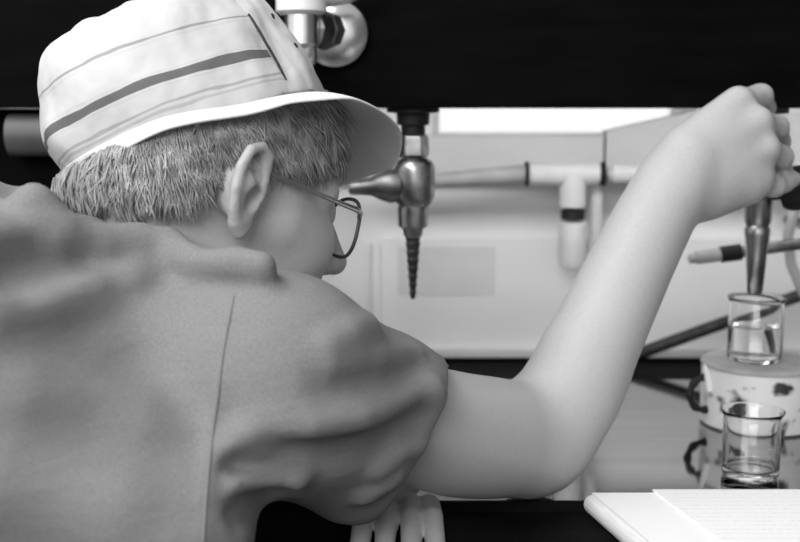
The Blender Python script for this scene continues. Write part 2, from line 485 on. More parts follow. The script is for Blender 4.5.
# ------------------------------------------------------------------ chrome tap on the shelf front
ft = empty('shelf_tap', P(345, 32, SY), 'bright chrome tap with flange and lever on the black shelf front, above the hat brim', 'tap')
fo = P(335, 34, SY)
axd = nrm(np.array([-.62, -1, -.02]))
MB().lathe(fo + np.array([0, 0, 0]), (0, -1, 0), [(0, .020), (.004, .030), (.010, .031), (.015, .026), (.02, .014)], 48).build('wall_flange', M['bright_chrome'], ft, True)
MB().lathe(fo + np.array([-.004, -.012, .002]), axd, [(0, .018), (.012, .0185), (.014, .0165), (.024, .0165), (.026, .019), (.034, .019), (.036, .012)], 8).build('threaded_body', M['dull_metal'], ft, False, bevel=.001)
bo = fo + np.array([-.004, -.012, .002]) + axd * .044
MB().lathe(bo + np.array([0, 0, -.018]), (0, 0, 1), [(0, .012), (.004, .0155), (.032, .0155), (.035, .011)], 36).build('valve_body', M['bright_chrome'], ft, True)
MB().lathe(bo, nrm((-1, -.2, -.25)), [(.008, .008), (.020, .0062), (.030, .0052), (.031, .004)], 20).build('spout', M['bright_chrome'], ft, True)
MB().lathe(bo + np.array([.003, 0, -.014]), nrm((.1, 0, -1)), [(0, .011), (.012, .0105), (.018, .0078), (.021, .004)], 24).build('drain_stub', M['bright_chrome'], ft, True)
MB().lathe(bo + np.array([0, 0, .018]), (0, 0, 1), [(-.006, .019), (-.003, .023), (.02, .023), (.024, .019)], 28).build('handle_hub', M['white_plastic'], ft, True)
lv = bo + np.array([.012, 0, .027])
MB().tube([lv, lv + np.array([.025, .004, .002]), lv + np.array([.058, .010, .013])], [.009, .008, .0055], 16).build('lever', M['bright_chrome'], ft, True)

# ------------------------------------------------------------------ right tap gripped by the hand
RY = 1.08
rx = P(757, 240, RY)[0]
def ZR(py): return P(757, py, RY)[2]


rt = empty('gripped_tap', (rx, RY, SZ), 'dark tap under the black shelf gripped by the raised hand, nozzle over the beaker', 'tap')
MB().lathe((rx, RY, SZ), (0, 0, -1), [(0, .024), (.005, .024), (.006, .013), (.05, .013), (.052, .011)], 36).build('mounting_flange', M['rubber'], rt, True)
MB().lathe((rx, RY, ZR(150)), (0, 0, -1), [(0, .012), (.004, .018), (.04, .019), (.046, .014), (.05, .0125)], 36).build('valve_body', M['dull_metal'], rt, True)
MB().lathe((rx, RY, ZR(198)), (0, 0, -1), [(0, .0135), (.022, .0130), (.027, .0108), (.031, .0125), (.036, .0122), (.05, .0105), (.092, .0075), (.094, .006)], 36).build('nozzle', M['chrome'], rt, True)
kd = nrm((.55, -.35, .08))
MB().lathe((rx + .008, RY - .005, ZR(190)), kd, [(0, .010), (.012, .010), (.014, .019), (.02, .0215), (.06, .0215), (.066, .018), (.068, .008)], 32).build('black_handle', M['rubber'], rt, True)

# cross rod with barb behind the nozzle
HY = 1.17
hb = empty('hose_barb', P(720, 255, HY), 'grey horizontal hose connector with dark collar crossing behind the gripped tap nozzle', 'connector')
pa = P(688, 259, HY); pb = P(830, 240, HY); dv = nrm(pb - pa); Lh = np.linalg.norm(pb - pa)
MB().lathe(pa, dv, [(0, .003), (.002, .0055), (.008, .005), (.0085, .007), (.034, .0072), (.0345, .006)], 24).build('barb', M['grey_pipe'], hb, True)
MB().lathe(pa + dv * .034, dv, [(0, .006), (.001, .0088), (.022, .0088), (.023, .006)], 24).build('dark_collar', M['rubber'], hb, True)
MB().tube([pa + dv * .05, pa + dv * Lh, pa + dv * Lh + np.array([.03, .03, 0]), pa + dv * Lh + np.array([.035, WY - HY + .002, 0])], .0062, 16).build('feed_pipe', M['dull_metal'], hb, True)

# tubing looped at the right edge
tp = [P(*a) for a in ((850, 165, 1.22), (822, 180, 1.22), (796, 203, 1.22), (788, 235, 1.22), (791, 264, 1.22), (803, 292, 1.22), (823, 322, 1.22), (850, 360, 1.22))]
e_ = tp[-1].copy(); e_ = np.array([e_[0] + .02, 1.21, BZ + .006]); tp.append(e_); tp.append(e_ + np.array([.1, .01, 0]))
tag(MB().tube(tp, .0058, 16).build('rubber_tubing', M['tubing'], None, True), 'pale tubing curving down past the right edge of the photo', 'tubing')

# leaning rod
ra = P(610, 366, 1.33); rb = P(850, 277, 1.36)
ra[2] = .9152 + .0080
tag(MB().tube([ra, rb, rb + np.array([.02, WY - 1.36 - .012, .004])], .0078, 14).build('dark_rod', M['nozzle_dark'], None, True), 'dark rod rising at a slant behind the beaker on the tin', 'rod')

# ------------------------------------------------------------------ round tin with lid
CX, CY = P(757, 420, 1.08)[0], 1.08
R0_ = .0555
BT = BZ + .0004
tin = empty('round_tin', (CX, CY, BT), 'squat round speckled tin with flat lid and dark side handle, on the bench', 'tin')
tm = mat('speckled_enamel', .55, .35)
noise_col(tm, 34, .66, .03, .57, .64, 5, bump=.0)
HT = zat(378, CY - R0_) - BZ
MB().lathe((CX, CY, BT), (0, 0, 1), [(0, R0_ - .003), (.002, R0_), (HT - .004, R0_), (HT, R0_ - .001)], 72).build('tin_body', tm, tin, True)
MB().lathe((CX, CY, BZ + HT), (0, 0, 1), [(0, R0_ - .001), (.001, R0_ + .0012), (.0035, R0_ + .0012), (.005, R0_ - .001), (.0053, R0_ - .006)], 72).build('lid', M['lid'], tin, True)
LIDZ = BZ + HT + .0053
hc = np.array([CX - R0_ - .001, CY - .012, BZ + HT * .56])
MB().tube([hc + np.array([-.016 * math.sin(t), -.004 * math.sin(t), .0165 * math.cos(t)]) for t in np.linspace(-.15, math.pi + .15, 22)],
          [.0036 + .0008 * math.sin(9 * t) for t in np.linspace(0, 3, 22)], 12).build('side_handle', M['rubber'], tin, True)
MB().tube([hc + np.array([.004, -.004, .004]), hc + np.array([.0, -.005, .022]), hc + np.array([-.003, -.006, .031])], [.004, .003, .0006], 6).build('torn_corner', M['page'], tin)


# ------------------------------------------------------------------ beakers
def beaker(cx, cy, cz, r, hgt, label, thick=.0016, base=.003, group=None, lip=.0025):
    bk = empty('glass_beaker', (cx, cy, cz), label, 'beaker')
    g = thick
    prof = [(0, .001), (0, r - .004), (.0012, r - .0012), (.004, r), (hgt - .005, r), (hgt - .0018, r + lip * .8), (hgt - .0003, r + lip), (hgt, r + lip - .0008),
            (hgt - .0012, r + lip - .0022), (hgt - .005, r - g), (base + .003, r - g), (base + .0008, r - g - .0015), (base, r - g - .004), (base, .001)]
    MB().lathe((cx, cy, cz + .0003), (0, 0, 1), prof, 64).build('glass_body', M['glass'], bk, True)
    return bk


b1x = P(755, 340, CY)[0]
B1H = zat(297, CY) - LIDZ
bk1 = beaker(b1x, CY, LIDZ, .0262, B1H, 'clear glass beaker holding water, standing on the lid of the round tin', lip=.0018)
wl = zat(329, CY) - LIDZ
MB().lathe((b1x, CY, LIDZ + .0036), (0, 0, 1), [(0, .02), (.001, .0238), (.003, .02455), (wl, .02455), (wl + .0001, .0240)], 64).build('water', M['water'], bk1, True)
b2 = P(751, 478, .915)
B2Y = .915
beaker(P(751, 450, B2Y)[0], B2Y, BZ, .0238, zat(410, B2Y) - BZ, 'empty clear glass beaker standing on the bench between the notebook and the tin', base=.007, lip=.0028)

# ------------------------------------------------------------------ notebook
NZ = BDZ + .0005; NH = .019


def onz(px, py, z):
    v = ray(px, py); return CAM + v * (z - CAM[2]) / v[2]


tl = onz(584, 491, NZ + NH); tr = onz(860, 486, NZ + NH); 
ldir = nrm(onz(650, 542, NZ + NH) - onz(592, 493, NZ + NH))
tl = np.array([tl[0], min(tl[1], .848), 0]); 
nb = empty('notebook', (tl[0] + .1, tl[1] - .12, NZ), 'thick white notebook lying across the bench edge, lower right of the photo', 'notebook')
ux = nrm(np.array([1, .0, 0])); uy = np.array([ldir[0], ldir[1], 0]); uy = nrm(uy)
Wn, Ln = .24, .26


def slab(x0, x1, y0, y1, z0, z1, round_left=True, n=8):
    mb = MB(); cross = []
    hh = z1 - z0
    if round_left:
        for i in range(n + 1):
            t = -math.pi / 2 + math.pi * i / n; cross.append((x0 + hh * .45 - hh * .45 * math.cos(t), z0 + hh / 2 + hh / 2 * math.sin(t)))
    else: cross += [(x0, z0), (x0, z1)]
    cross += [(x1, z1), (x1, z0)]
    c = len(cross); v = []
    for y in (y0, y1):
        for x, z in cross: p = tl + ux * x + uy * y; v.append((p[0], p[1], z))
    f = [tuple(range(c)), tuple(range(2 * c - 1, c - 1, -1))] + [(i, (i + 1) % c, (i + 1) % c + c, i + c) for i in range(c)]
    mb.add(v, f); return mb


slab(0, Wn, 0, Ln, NZ, NZ + NH - .003).build('page_block', M['page_edge'], nb, True)
pm = bpy.data.materials.new('ruled_page'); pm.use_nodes = True
t = pm.node_tree; n = t.nodes; bs = n['Principled BSDF']; bs.inputs['Roughness'].default_value = .8; bs.inputs['Specular IOR Level'].default_value = .1
c = n.new('ShaderNodeTexCoord'); wv = n.new('ShaderNodeTexWave'); wv.bands_direction = 'Y'; wv.inputs['Scale'].default_value = 38
no = n.new('ShaderNodeTexNoise'); no.inputs['Scale'].default_value = 420; no.inputs['Detail'].default_value = 2
ml = n.new('ShaderNodeMath'); ml.operation = 'MULTIPLY'; rp = n.new('ShaderNodeValToRGB')
rp.color_ramp.elements[0].position = .38; rp.color_ramp.elements[0].color = (.86, .86, .86, 1); rp.color_ramp.elements[1].position = .62; rp.color_ramp.elements[1].color = (.74, .74, .74, 1)
t.links.new(c.outputs['Object'], wv.inputs['Vector']); t.links.new(c.outputs['Object'], no.inputs['Vector'])
t.links.new(wv.outputs['Fac'], ml.inputs[0]); t.links.new(no.outputs['Fac'], ml.inputs[1]); t.links.new(ml.outputs[0], rp.inputs[0]); t.links.new(rp.outputs[0], bs.inputs['Base Color'])
slab(.006, Wn, .001, Ln, NZ + NH - .003, NZ + NH - .001, False).build('left_page', M['page'], nb)
slab(.055, Wn + .002, -.003, Ln, NZ + NH - .001, NZ + NH + .0004, False).build('written_page', pm, nb, label='top page with faint ruled handwriting')

# ================================================================== PERSON
psi, th = math.radians(32), math.radians(14)
F0 = np.array([math.cos(psi), math.sin(psi), 0]); HR = np.array([math.sin(psi), -math.cos(psi), 0]); ZZ = np.array([0, 0, 1.])
HF = F0 * math.cos(th) - ZZ * math.sin(th); HU = ZZ * math.cos(th) + F0 * math.sin(th)
HO = np.array([-.1407, .7845, 1.1736])
HA = (HF, HR, HU)
def hp(f, r, u): return HO + HF * f + HR * r + HU * u


SD = nrm((math.sin(math.radians(35)), -math.cos(math.radians(35)), 0))
SP = [np.array(a) for a in ((-.198, .765, 1.042), (-.335, .685, 1.092), (-.48, .60, 1.0), (-.60, .53, .86))]
RA = [.138, .158, .148, .150]; RB = [.088, .098, .095, .105]
NB_ = np.array([-.205, .755, 1.085])
SH = P(288, 380, .672)
ARM = [(SH, .042), (P(370, 410, .735), .040), (P(450, 433, .795), .0458), (P(500, 438, .838), .0458), (P(532, 440, .862), .0390)]
FORE = [(P(532, 440, .862), .0390), (P(568, 400, .878), .0400), (P(593, 345, .893), .0380), (P(632, 262, .918), .0350), (P(664, 200, .94), .0325), (P(686, 166, .955), .0300)]
LSH = np.array([-.285, .885, 1.045]); LEL = np.array([-.115, 1.0, .965]); LWR = P(362, 478, .87) + np.array([0, 0, .022])

# --- head and neck
hd = Field()
hd.ell(hp(-.004, 0, .034), HA, (.096, .075, .092), k=.02)
hd.ell(hp(.036, 0, -.035), HA, (.060, .056, .078), k=.03)
for s in (-1, 1):
    hd.cap(hp(.0, s * .054, -.05), hp(.072, s * .016, -.098), .018, .016, k=.025)
    hd.cap(hp(.060, s * .034, -.035), hp(.066, s * .028, -.055), .026, .022, k=.02)
    hd.cap(hp(.04, s * .055, -.012), hp(.072, s * .04, -.018), .014, .014, k=.02)
    hd.cap(hp(.0865, s * .012, .020), hp(.074, s * .046, .016), .010, .009, k=.012)
hd.ell(hp(.083, 0, -.100), HA, (.018, .022, .018), k=.02)
for s in (-1, 1): hd.cap(hp(.098, s * .033, .0), hp(.097, s * .034, 0), .013, .012, k=.012, mode='-')
for s in (-1, 1): hd.ell(hp(.079, s * .032, .0), HA, (.0125,) * 3, k=.002)
for s in (-1, 1): hd.cap(hp(.0885, s * .024, .0065), hp(.0835, s * .043, .005), .0035, .0028, k=.003)
hd.cap(hp(.090, 0, .012), hp(.117, 0, -.032), .007, .0105, k=.012)
for s in (-1, 1): hd.cap(hp(.106, s * .010, -.036), hp(.100, s * .013, -.037), .0075, .007, k=.006)
for s in (-1, 1): hd.cap(hp(.109, s * .006, -.046), hp(.107, s * .006, -.040), .003, .0026, k=.003, mode='-')
hd.cap(hp(.092, -.018, -.067), hp(.099, 0, -.064), .005, .006, k=.008); hd.cap(hp(.092, .018, -.067), hp(.099, 0, -.064), .005, .006, k=.008)
hd.cap(hp(.090, -.015, -.075), hp(.096, 0, -.076), .005, .007, k=.006); hd.cap(hp(.090, .015, -.075), hp(.096, 0, -.076), .005, .007, k=.006)
hd.cap(hp(-.035, 0, -.030), NB_, .050, .056, k=.03)
hd.cap(hp(-.035, .03, -.05), NB_ + HR * .04, .030, .036, k=.03); hd.cap(hp(-.035, -.03, -.05), NB_ - HR * .04, .030, .036, k=.03)
hd.cap(NB_ + np.array([-.0, 0, -.01]), SP[0] + np.array([0, 0, .01]), .055, .06, k=.03)
BASEHEAD = Field(); BASEHEAD.ops = list(hd.ops)


# --- ears: helix, antihelix, concha bowl, tragus, lobe
def ear(fd, s):
    def e(f, u, o): return hp(f * .70 - .000, s * (.0735 + o * .75), u * .88 + .002)
    hel = [e(.006, .004, .003), (e(.015, .018, .006)), e(.013, .029, .010), e(.002, .0345, .014), e(-.011, .030, .019), e(-.018, .017, .022), e(-.0185, .001, .021), e(-.0145, -.013, .017), e(-.008, -.024, .011), e(.000, -.0295, .0065), e(.006, -.026, .003)]
    # plate of the ear
    fd.ell(e(-.004, .008, .006), (nrm(HF + .35 * s * HR), nrm(s * HR - .35 * HF), HU), (.0155, .0042, .024), k=.006)
    fd.cap(e(-.004, -.004, -.004), e(-.008, .006, .010), .013, .010, k=.008)
    fd.chain(hel, [.0028, .0032, .0034, .0036, .0038, .0038, .0036, .0038, .0046, .0052, .0040], k=.004)
    fd.chain([e(.004, .020, .009), e(-.006, .016, .014), e(-.0095, .002, .015), e(-.006, -.010, .012)], [.0018, .0026, .003, .0028], k=.004)
    fd.cap(e(-.001, -.020, .006), e(.004, -.021, .005), .0055, .0045, k=.006)
    fd.cap(e(.0015, .000, .0115), e(.0025, -.007, .011), .0062, .0055, k=.004, mode='-')
    fd.cap(e(.003, .012, .0125), e(-.002, .022, .0155), .0042, .0048, k=.004, mode='-')
    fd.cap(e(.0095, -.003, .004), e(.008, -.010, .005), .0036, .0036, k=.004)


ear(hd, 1); ear(hd, -1)
head_m = hd.mesh(hp(0, 0, 0) - .155, hp(0, 0, 0) + np.array([.155, .155, .15]), .0017, 1)

# --- right arm and hand
def spline(pr, n=9):
    p = [np.asarray(a, float) for a, r in pr]; r = [r for a, r in pr]
    q = [np.append(a, b) for a, b in zip(p, r)]; q = [2 * q[0] - q[1]] + q + [2 * q[-1] - q[-2]]; out = []
    for i in range(1, len(q) - 2):
        for t in np.linspace(0, 1, n, endpoint=False):
            out.append(.5 * (2 * q[i] + (q[i + 1] - q[i - 1]) * t + (2 * q[i - 1] - 5 * q[i] + 4 * q[i + 1] - q[i + 2]) * t * t + (3 * q[i] - q[i - 1] - 3 * q[i + 1] + q[i + 2]) * t ** 3))
    out.append(q[-2]); return [o[:3] for o in out], [float(o[3]) for o in out]


ar = Field()
ar.chain(*spline(ARM), k=.02, kin=.0002)
ar.cap(P(530, 449, .864), P(548, 443, .872), .0285, .027, k=.02)
ar.chain(*spline(FORE), k=.02, kin=.0002)
ar.cap(P(540, 428, .866), P(582, 360, .886), .034, .034, k=.012)
WR = P(686, 166, .955)
KN = [P(738, 103, .975), P(757, 123, .966), P(764, 149, .963), P(757, 176, .966)]
KR = [.0150, .0148, .0145, .0145]
for kp, kr, c0 in zip(KN, KR, (P(690, 148, .957), P(692, 158, .957), P(694, 172, .957), P(697, 186, .957))):
    ar.cap(c0, kp, .022, kr, k=.009)
ar.cap(P(702, 192, .958), P(742, 186, .964), .020, .0165, k=.02)
ar.cap(P(680, 186, .952), P(704, 186, .957), .028, .022, k=.02)
ar.cap(P(716, 148, .968), P(722, 168, .968), .021, .021, k=.02)
fing = [
    [(KN[0], .0122), (P(761, 96, 1.000), .0105), (P(765, 108, 1.022), .0094), (P(752, 124, 1.030), .0088)],
    [(KN[1], .0120), (P(777, 127, .988), .0103), (P(779, 142, 1.012), .0100), (P(765, 152, 1.024), .0088)],
    [(KN[2], .0118), (P(782, 157, .984), .0100), (P(780, 168, 1.008), .0098), (P(766, 174, 1.022), .0086)],
    [(KN[3], .0118), (P(774, 186, .978), .0098), (P(784, 183, .990), .0085), (P(794, 179, .998), .0072)],
]
for fg in fing: ar.chain([a for a, r in fg], [r for a, r in fg], k=.003, kin=.004)
for i in range(3):
    a = (KN[i] + KN[i + 1]) / 2 + np.array([.003, .004, 0])
th_ = [(P(702, 158, .968), .018), (P(722, 128, .990), .0135), (P(741, 107, 1.004), .0112), (P(751, 97, 1.010), .0088)]
ar.chain([a for a, r in th_], [r for a, r in th_], k=.008)
arm_m = ar.mesh(np.array([-.16, .60, .90]), np.array([.40, 1.05, 1.31]), .0022, 4)

# --- left forearm and hand resting on the board
la = Field()
la.chain([LSH, LEL, LWR], [.05, .042, .027], k=.02)
la.ell(P(380, 497, .836) + np.array([0, 0, .010]), (nrm((1, .2, 0)), nrm((-.2, 1, -.05)), ZZ), (.032, .032, .012), k=.012)
for i, (xa_, xb_, xc_) in enumerate(((369, 364, 358), (390, 387, 384), (411, 411, 411), (429, 432, 437))):
    d0, d1, d2 = (.815, .775, .735)
    p0 = P(xa_, 508, d0); p1 = P(xb_, 522, d1); p2 = P(xc_, 552, d2)
    p0[2] = BDZ + .018; p1[2] = BDZ + .023; p2[2] = BDZ + .0105
    la.chain([p0, p1, p2], [.0088, .0082, .0070], k=.002)
p0 = P(360, 502, .84); p0[2] = BDZ + .020
p1 = P(362, 512, .81); p1[2] = BDZ + .012
la.chain([LWR, p0, p1], [.018, .0125, .0095], k=.01)
lh_m = la.mesh(np.array([-.36, .70, .90]), np.array([.06, 1.07, 1.12]), .0024, 1)

# --- trunk and legs under the clothes
tb = Field()
tb.etube(SP, SD, RA, RB, k=.04)
tb.cap(NB_, SP[0], .05, .07, k=.04)
tb.cap(SP[0] + SD * .08, SH, .07, .055, k=.04); tb.cap(SP[0] - SD * .08, LSH, .07, .05, k=.04)
HIP = [SP[3] + SD * s * .085 + np.array([0, 0, -.02]) for s in (1, -1)]
KNE = [np.array([-.50, .46, .48]), np.array([-.60, .63, .48])]
ANK = [np.array([-.56, .44, .09]), np.array([-.68, .64, .09])]
for h_, k2, a2 in zip(HIP, KNE, ANK): tb.chain([h_, k2, a2], [.085, .055, .036], k=.03)
trunk_m = tb.mesh(np.array([-.86, .28, .03]), np.array([.0, 1.0, 1.2]), .006, 1)
V, F = join([head_m, arm_m, lh_m, trunk_m])
person = link('person', mesh_np(V, F), M['skin'])
tag(person, 'person in striped bucket hat, spectacles and grey shirt, leaning over bench, arm raised', 'person')

# --- shirt
sf = Field()
sf.etube(SP[:3] + [SP[3] + np.array([.01, .008, .015])], SD, RA, RB, k=.05, grow=.013)
ss = np.array([0, 0, 0])
sf.cap(SP[0] + SD * .06 + np.array([0, 0, .016]), SH + np.array([-.012, -.002, .000]), .066, .060, k=.03)
sf.cap(SP[0] - SD * .06, LSH, .085, .066, k=.04); sf.cap(LSH, LSH + (LEL - LSH) * .75, .064, .058, k=.03)
sf.cap(NB_ + np.array([-.03, -.008, -.010]), SP[0], .058, .080, k=.03)
sf.cap(NB_ + HR * .035 + np.array([-.01, 0, -.026]), SH + np.array([-.02, 0, .006]), .042, .050, k=.03)
sf.chain([SH, P(375, 408, .738), P(455, 436, .80)], [.060, .0525, .0490], k=.025, kin=.01)
sf.cap(P(305, 422, .69), P(352, 466, .728), .044, .039, k=.03)          # the sleeve hangs below the arm
sf.cap(P(160, 470, .64), P(160, 540, .60), .043, .038, k=.04)           # side of the shirt
sf.cap(P(160, 540, .60), SP[1] + SD * .11 + np.array([0, 0, -.05]), .040, .06, k=.05)
BASE = Field(); BASE.ops = list(sf.ops)


def ridge(pts, r, prot, k=.014, mode='+'):
    out = []
    for px, py in pts:
        h_ = BASE.hit(px, py)
        if h_ is None: continue
        nn = BASE.normal(h_)
        out.append(h_ - nn * (r - prot) if mode == '+' else h_ + nn * (r - prot))
    if len(out) > 1: sf.chain(out, r, k=k, mode=mode)


ridge([(-20, 243), (30, 236), (85, 232), (130, 230), (160, 234)], .012, .006, .02)
ridge([(150, 238), (120, 258), (85, 280), (40, 300), (-10, 315)], .010, .006, .022)
ridge([(158, 232), (182, 242), (202, 258)], .008, .006, .014)
ridge([(130, 275), (185, 262), (230, 256), (258, 262)], .009, .008, .016)
ridge([(40, 200), (44, 222), (66, 240), (100, 250)], .010, .008, .016)
ridge([(100, 255), (60, 262), (10, 275)], .014, .003, .016, '-')
ridge([(330, 342), (352, 330), (372, 322)], .006, .003, .010)
ridge([(335, 375), (385, 366), (420, 354)], .007, .0045, .010)
ridge([(330, 392), (385, 384), (425, 370)], .012, .002, .016, '-')
ridge([(262, 436), (310, 432), (360, 424), (405, 408), (432, 392)], .010, .006, .018)
ridge([(265, 458), (315, 455), (370, 446), (415, 424)], .013, .003, .016, '-')
ridge([(236, 448), (262, 462), (292, 480)], .007, .006, .014)
ridge([(238, 470), (262, 472), (280, 478)], .008, .003, .012, '-')
ridge([(236, 490), (262, 486), (284, 482)], .006, .005, .012)
ridge([(240, 512), (262, 505), (276, 496)], .008, .005, .012, '-')
ridge([(380, 470), (400, 452), (418, 445)], .006, .004, .012); ridge([(365, 495), (392, 478)], .006, .005, .012)
ridge([(30, 395), (90, 405), (130, 418)], .012, .003, .03); ridge([(10, 480), (60, 490), (110, 505)], .012, .003, .03)
ridge([(238, 272), (228, 320), (219, 380), (212, 440), (206, 500), (203, 540)], .004, .0012, .004)   # armhole seam
col_pts = []
for px, ph, py in ((34, 230, 203), (60, 250, 232), (100, 262, 242), (140, 266, 240), (168, 270, 243), (198, 285, 262), (235, 290, 262), (262, 292, 265)):
    h_ = BASE.hit(px, ph); col_pts.append(P(px, py, h_[1] + .004))
sf.chain(col_pts, [.012, .010, .0095, .010, .0095, .0085, .009, .0085], k=.016, kin=.004)
SHS = Field(); SHS.ops = list(sf.ops)
lo_, D = sf.grid(np.array([-.80, .34, .76]), np.array([.09, 1.10, 1.24]), .0030)
ax_ = [lo_[i] + .0030 * np.arange(D.shape[i]) for i in range(3)]
GX, GY, GZ = ax_[0][:, None, None], ax_[1][None, :, None], ax_[2][None, None, :]
shell = np.maximum(D, -(D + .0055))


def plane_cut(pt, nv):
    pt = np.asarray(pt); nv = nrm(nv); return ((GX - pt[0]) * nv[0] + (GY - pt[1]) * nv[1] + (GZ - pt[2]) * nv[2]).astype(np.float32)


armdir = nrm(P(450, 434, .795) - SH)
# right cuff: keep what is on the shoulder side of a slanted plane, for the sleeve only
hem_n = nrm(np.array([.84, .10, -.47]))
cp = plane_cut(P(423, 418, .74), hem_n)
shell = np.maximum(shell, cp)
# left cuff
ld = nrm(LEL - LSH); c2 = plane_cut(LSH + (LEL - LSH) * .6, ld)
near_left = np.sqrt((GX - LEL[0]) ** 2 + (GY - LEL[1]) ** 2 + (GZ - LEL[2]) ** 2) - .13
shell = np.maximum(shell, -np.maximum(-c2, near_left.astype(np.float32)))
# hem at the waist
shell = np.maximum(shell, plane_cut(SP[3] + np.array([0, 0, -.02]), (-.45, -.25, -.85)))
# neck opening around the neck
nk0 = NB_ + nrm(NB_ - hp(-.035, 0, -.03)) * .004
nk1 = hp(-.03, 0, -.02); nd = nk1 - nk0; nl2 = nd @ nd
tt = np.clip(((GX - nk0[0]) * nd[0] + (GY - nk0[1]) * nd[1] + (GZ - nk0[2]) * nd[2]) / nl2, 0, 2)
nk = np.sqrt((GX - nk0[0] - tt * nd[0]) ** 2 + (GY - nk0[1] - tt * nd[1]) ** 2 + (GZ - nk0[2] - tt * nd[2]) ** 2) - .066
shell = np.maximum(shell, -nk.astype(np.float32))
V, F = nets(shell.astype(np.float32), lo_, .0030, 2)
shirt = link('shirt', mesh_np(V, F), M['shirt'], person, label='grey knitted short-sleeved shirt')
smp = []
for py in range(296, 546, 6):
    px = np.interp(py, [296, 330, 360, 395, 430, 465, 500, 545], [234, 227, 222, 218, 213, 209, 206, 203])
    h_ = SHS.hit(px, py); smp.append(h_ - SHS.normal(h_) * .0002)
MB().tube(smp, .0008, 6).build('shoulder_seam', M['seam'], shirt, True)
del D, shell, nk, tt, cp, c2, near_left

# --- trousers and shoes (below the frame)
tr_ = Field()
tr_.etube([SP[2] * .2 + SP[3] * .8, SP[3], SP[3] + np.array([-.03, -.01, -.08])], SD, [.160, .163, .15], [.108, .118, .11], k=.04)
for h_, k2, a2 in zip(HIP, KNE, ANK): tr_.chain([h_, k2, a2 + np.array([0, 0, .0])], [.098, .07, .055], k=.03)
V, F = tr_.mesh(np.array([-.92, .24, .05]), np.array([-.3, .86, 1.0]), .007, 2)
link('trousers', mesh_np(V, F), M['trousers'], person)
for a2 in ANK:
    sh = Field(); a3 = a2.copy(); a3[2] = .038
    sh.cap(a3 - F0 * .04, a3 + F0 * .14, .038, .036, k=.02); sh.cap(a2, a3 - F0 * .01, .046, .04, k=.03)
    sh.add(lambda X, Y, Z: (X * 0 + Y * 0 + .001 - Z), (-9, -9, -9), (9, 9, 9), .0, '^')
    V, F = sh.mesh(a3 - np.array([.14, .14, .05]), a3 + np.array([.24, .22, .12]), .006, 1)
    link('shoe', mesh_np(V, F), M['shoe'], person)

hth, hro = -.247, .309
hF = F0 * math.cos(hth) - ZZ * math.sin(hth); hU1 = ZZ * math.cos(hth) + F0 * math.sin(hth)
hU = hU1 * math.cos(hro) - HR * math.sin(hro); hR = HR * math.cos(hro) + hU1 * math.sin(hro)
HC = P(190.2, 131.2, .79) - .012 * hU
# --- hair: a cropped cap on the scalp and several thousand tapered locks
def hairline(f, r):
    """lowest u that carries hair, by direction around the head (f forward, r sideways)"""
    a = np.degrees(np.arctan2(np.abs(r), f))           # 0 front .. 180 back
    return np.interp(a, [0, 30, 48, 58, 70, 78, 86, 96, 104, 112, 122, 140, 160, 180], [.060, .054, .048, .036, .028, .028, .036, .040, .026, .004, -.008, -.015, -.020, -.022])


hs = Field()
hs.ell(hp(-.003, 0, .036), HA, (.0985, .0795, .095), k=.02)
hs.cap(hp(-.045, 0, -.01), hp(-.046, 0, -.035), .057, .046, k=.03)
hs.cap(hp(-.040, .03, -.01), hp(-.040, .03, -.04), .046, .032, k=.02); hs.cap(hp(-.040, -.03, -.01), hp(-.040, -.03, -.04), .046, .032, k=.02)
lo_, D = hs.grid(HO - .16, HO + .16, .0026)
ax_ = [lo_[i] + .0026 * np.arange(D.shape[i]) for i in range(3)]
dx, dy, dz = ax_[0][:, None, None] - HO[0], ax_[1][None, :, None] - HO[1], ax_[2][None, None, :] - HO[2]
lf = dx * HF[0] + dy * HF[1] + dz * HF[2]; lr = dx * HR[0] + dy * HR[1] + dz * HR[2]; lu = dx * HU[0] + dy * HU[1] + dz * HU[2]
cut = (hairline(lf, lr) - lu) * .7
hh_ = (ax_[0][:, None, None] - HC[0]) * hU[0] + (ax_[1][None, :, None] - HC[1]) * hU[1] + (ax_[2][None, None, :] - HC[2]) * hU[2]
D2 = np.maximum(np.maximum(np.maximum(D, -(D + .012)), cut.astype(np.float32)), (hh_ - .004).astype(np.float32))
V, F = nets(D2.astype(np.float32), lo_, .0026, 2)
hair = link('hair', mesh_np(V, F), M['scalp_hair'], person, label='short cropped fair hair')
# locks
N = 70000
dirs = rng.normal(size=(N, 3)); dirs /= np.linalg.norm(dirs, axis=1)[:, None]
f_, r_, u_ = dirs[:, 0] * .101 - .005, dirs[:, 1] * .0795, dirs[:, 2] * .095 + .036
# points low on the nape lie on the neck pad instead: march outwards along the direction from an inner axis
ctr = np.stack([np.full(N, -.02), np.zeros(N), np.clip(rng.uniform(-.05, .10, N), -.045, .06)], 1)
dloc = np.stack([dirs[:, 0], dirs[:, 1], dirs[:, 2] * .7], 1); dloc /= np.linalg.norm(dloc, axis=1)[:, None]
org = HO + ctr[:, :1] * HF + ctr[:, 1:2] * HR + ctr[:, 2:] * HU
dw = dloc[:, :1] * HF + dloc[:, 1:2] * HR + dloc[:, 2:] * HU
tq = np.zeros(N)
for _ in range(40): tq += np.clip(-hs.at(org + dw * tq[:, None]), -.02, .02) * .9
root = org + dw * tq[:, None]
rel = root - HO; lf, lr, lu = rel @ HF, rel @ HR, rel @ HU
hl = hairline(lf, lr)
keep = ((root - HC) @ hU < np.where(lf < -.03, .0055, .0005)) & (lu > hl - .003) & (lu < hl + .095) & (np.abs(hs.at(root)) < .002)
root, lf, lr, lu, hl = root[keep], lf[keep], lr[keep], lu[keep], hl[keep]
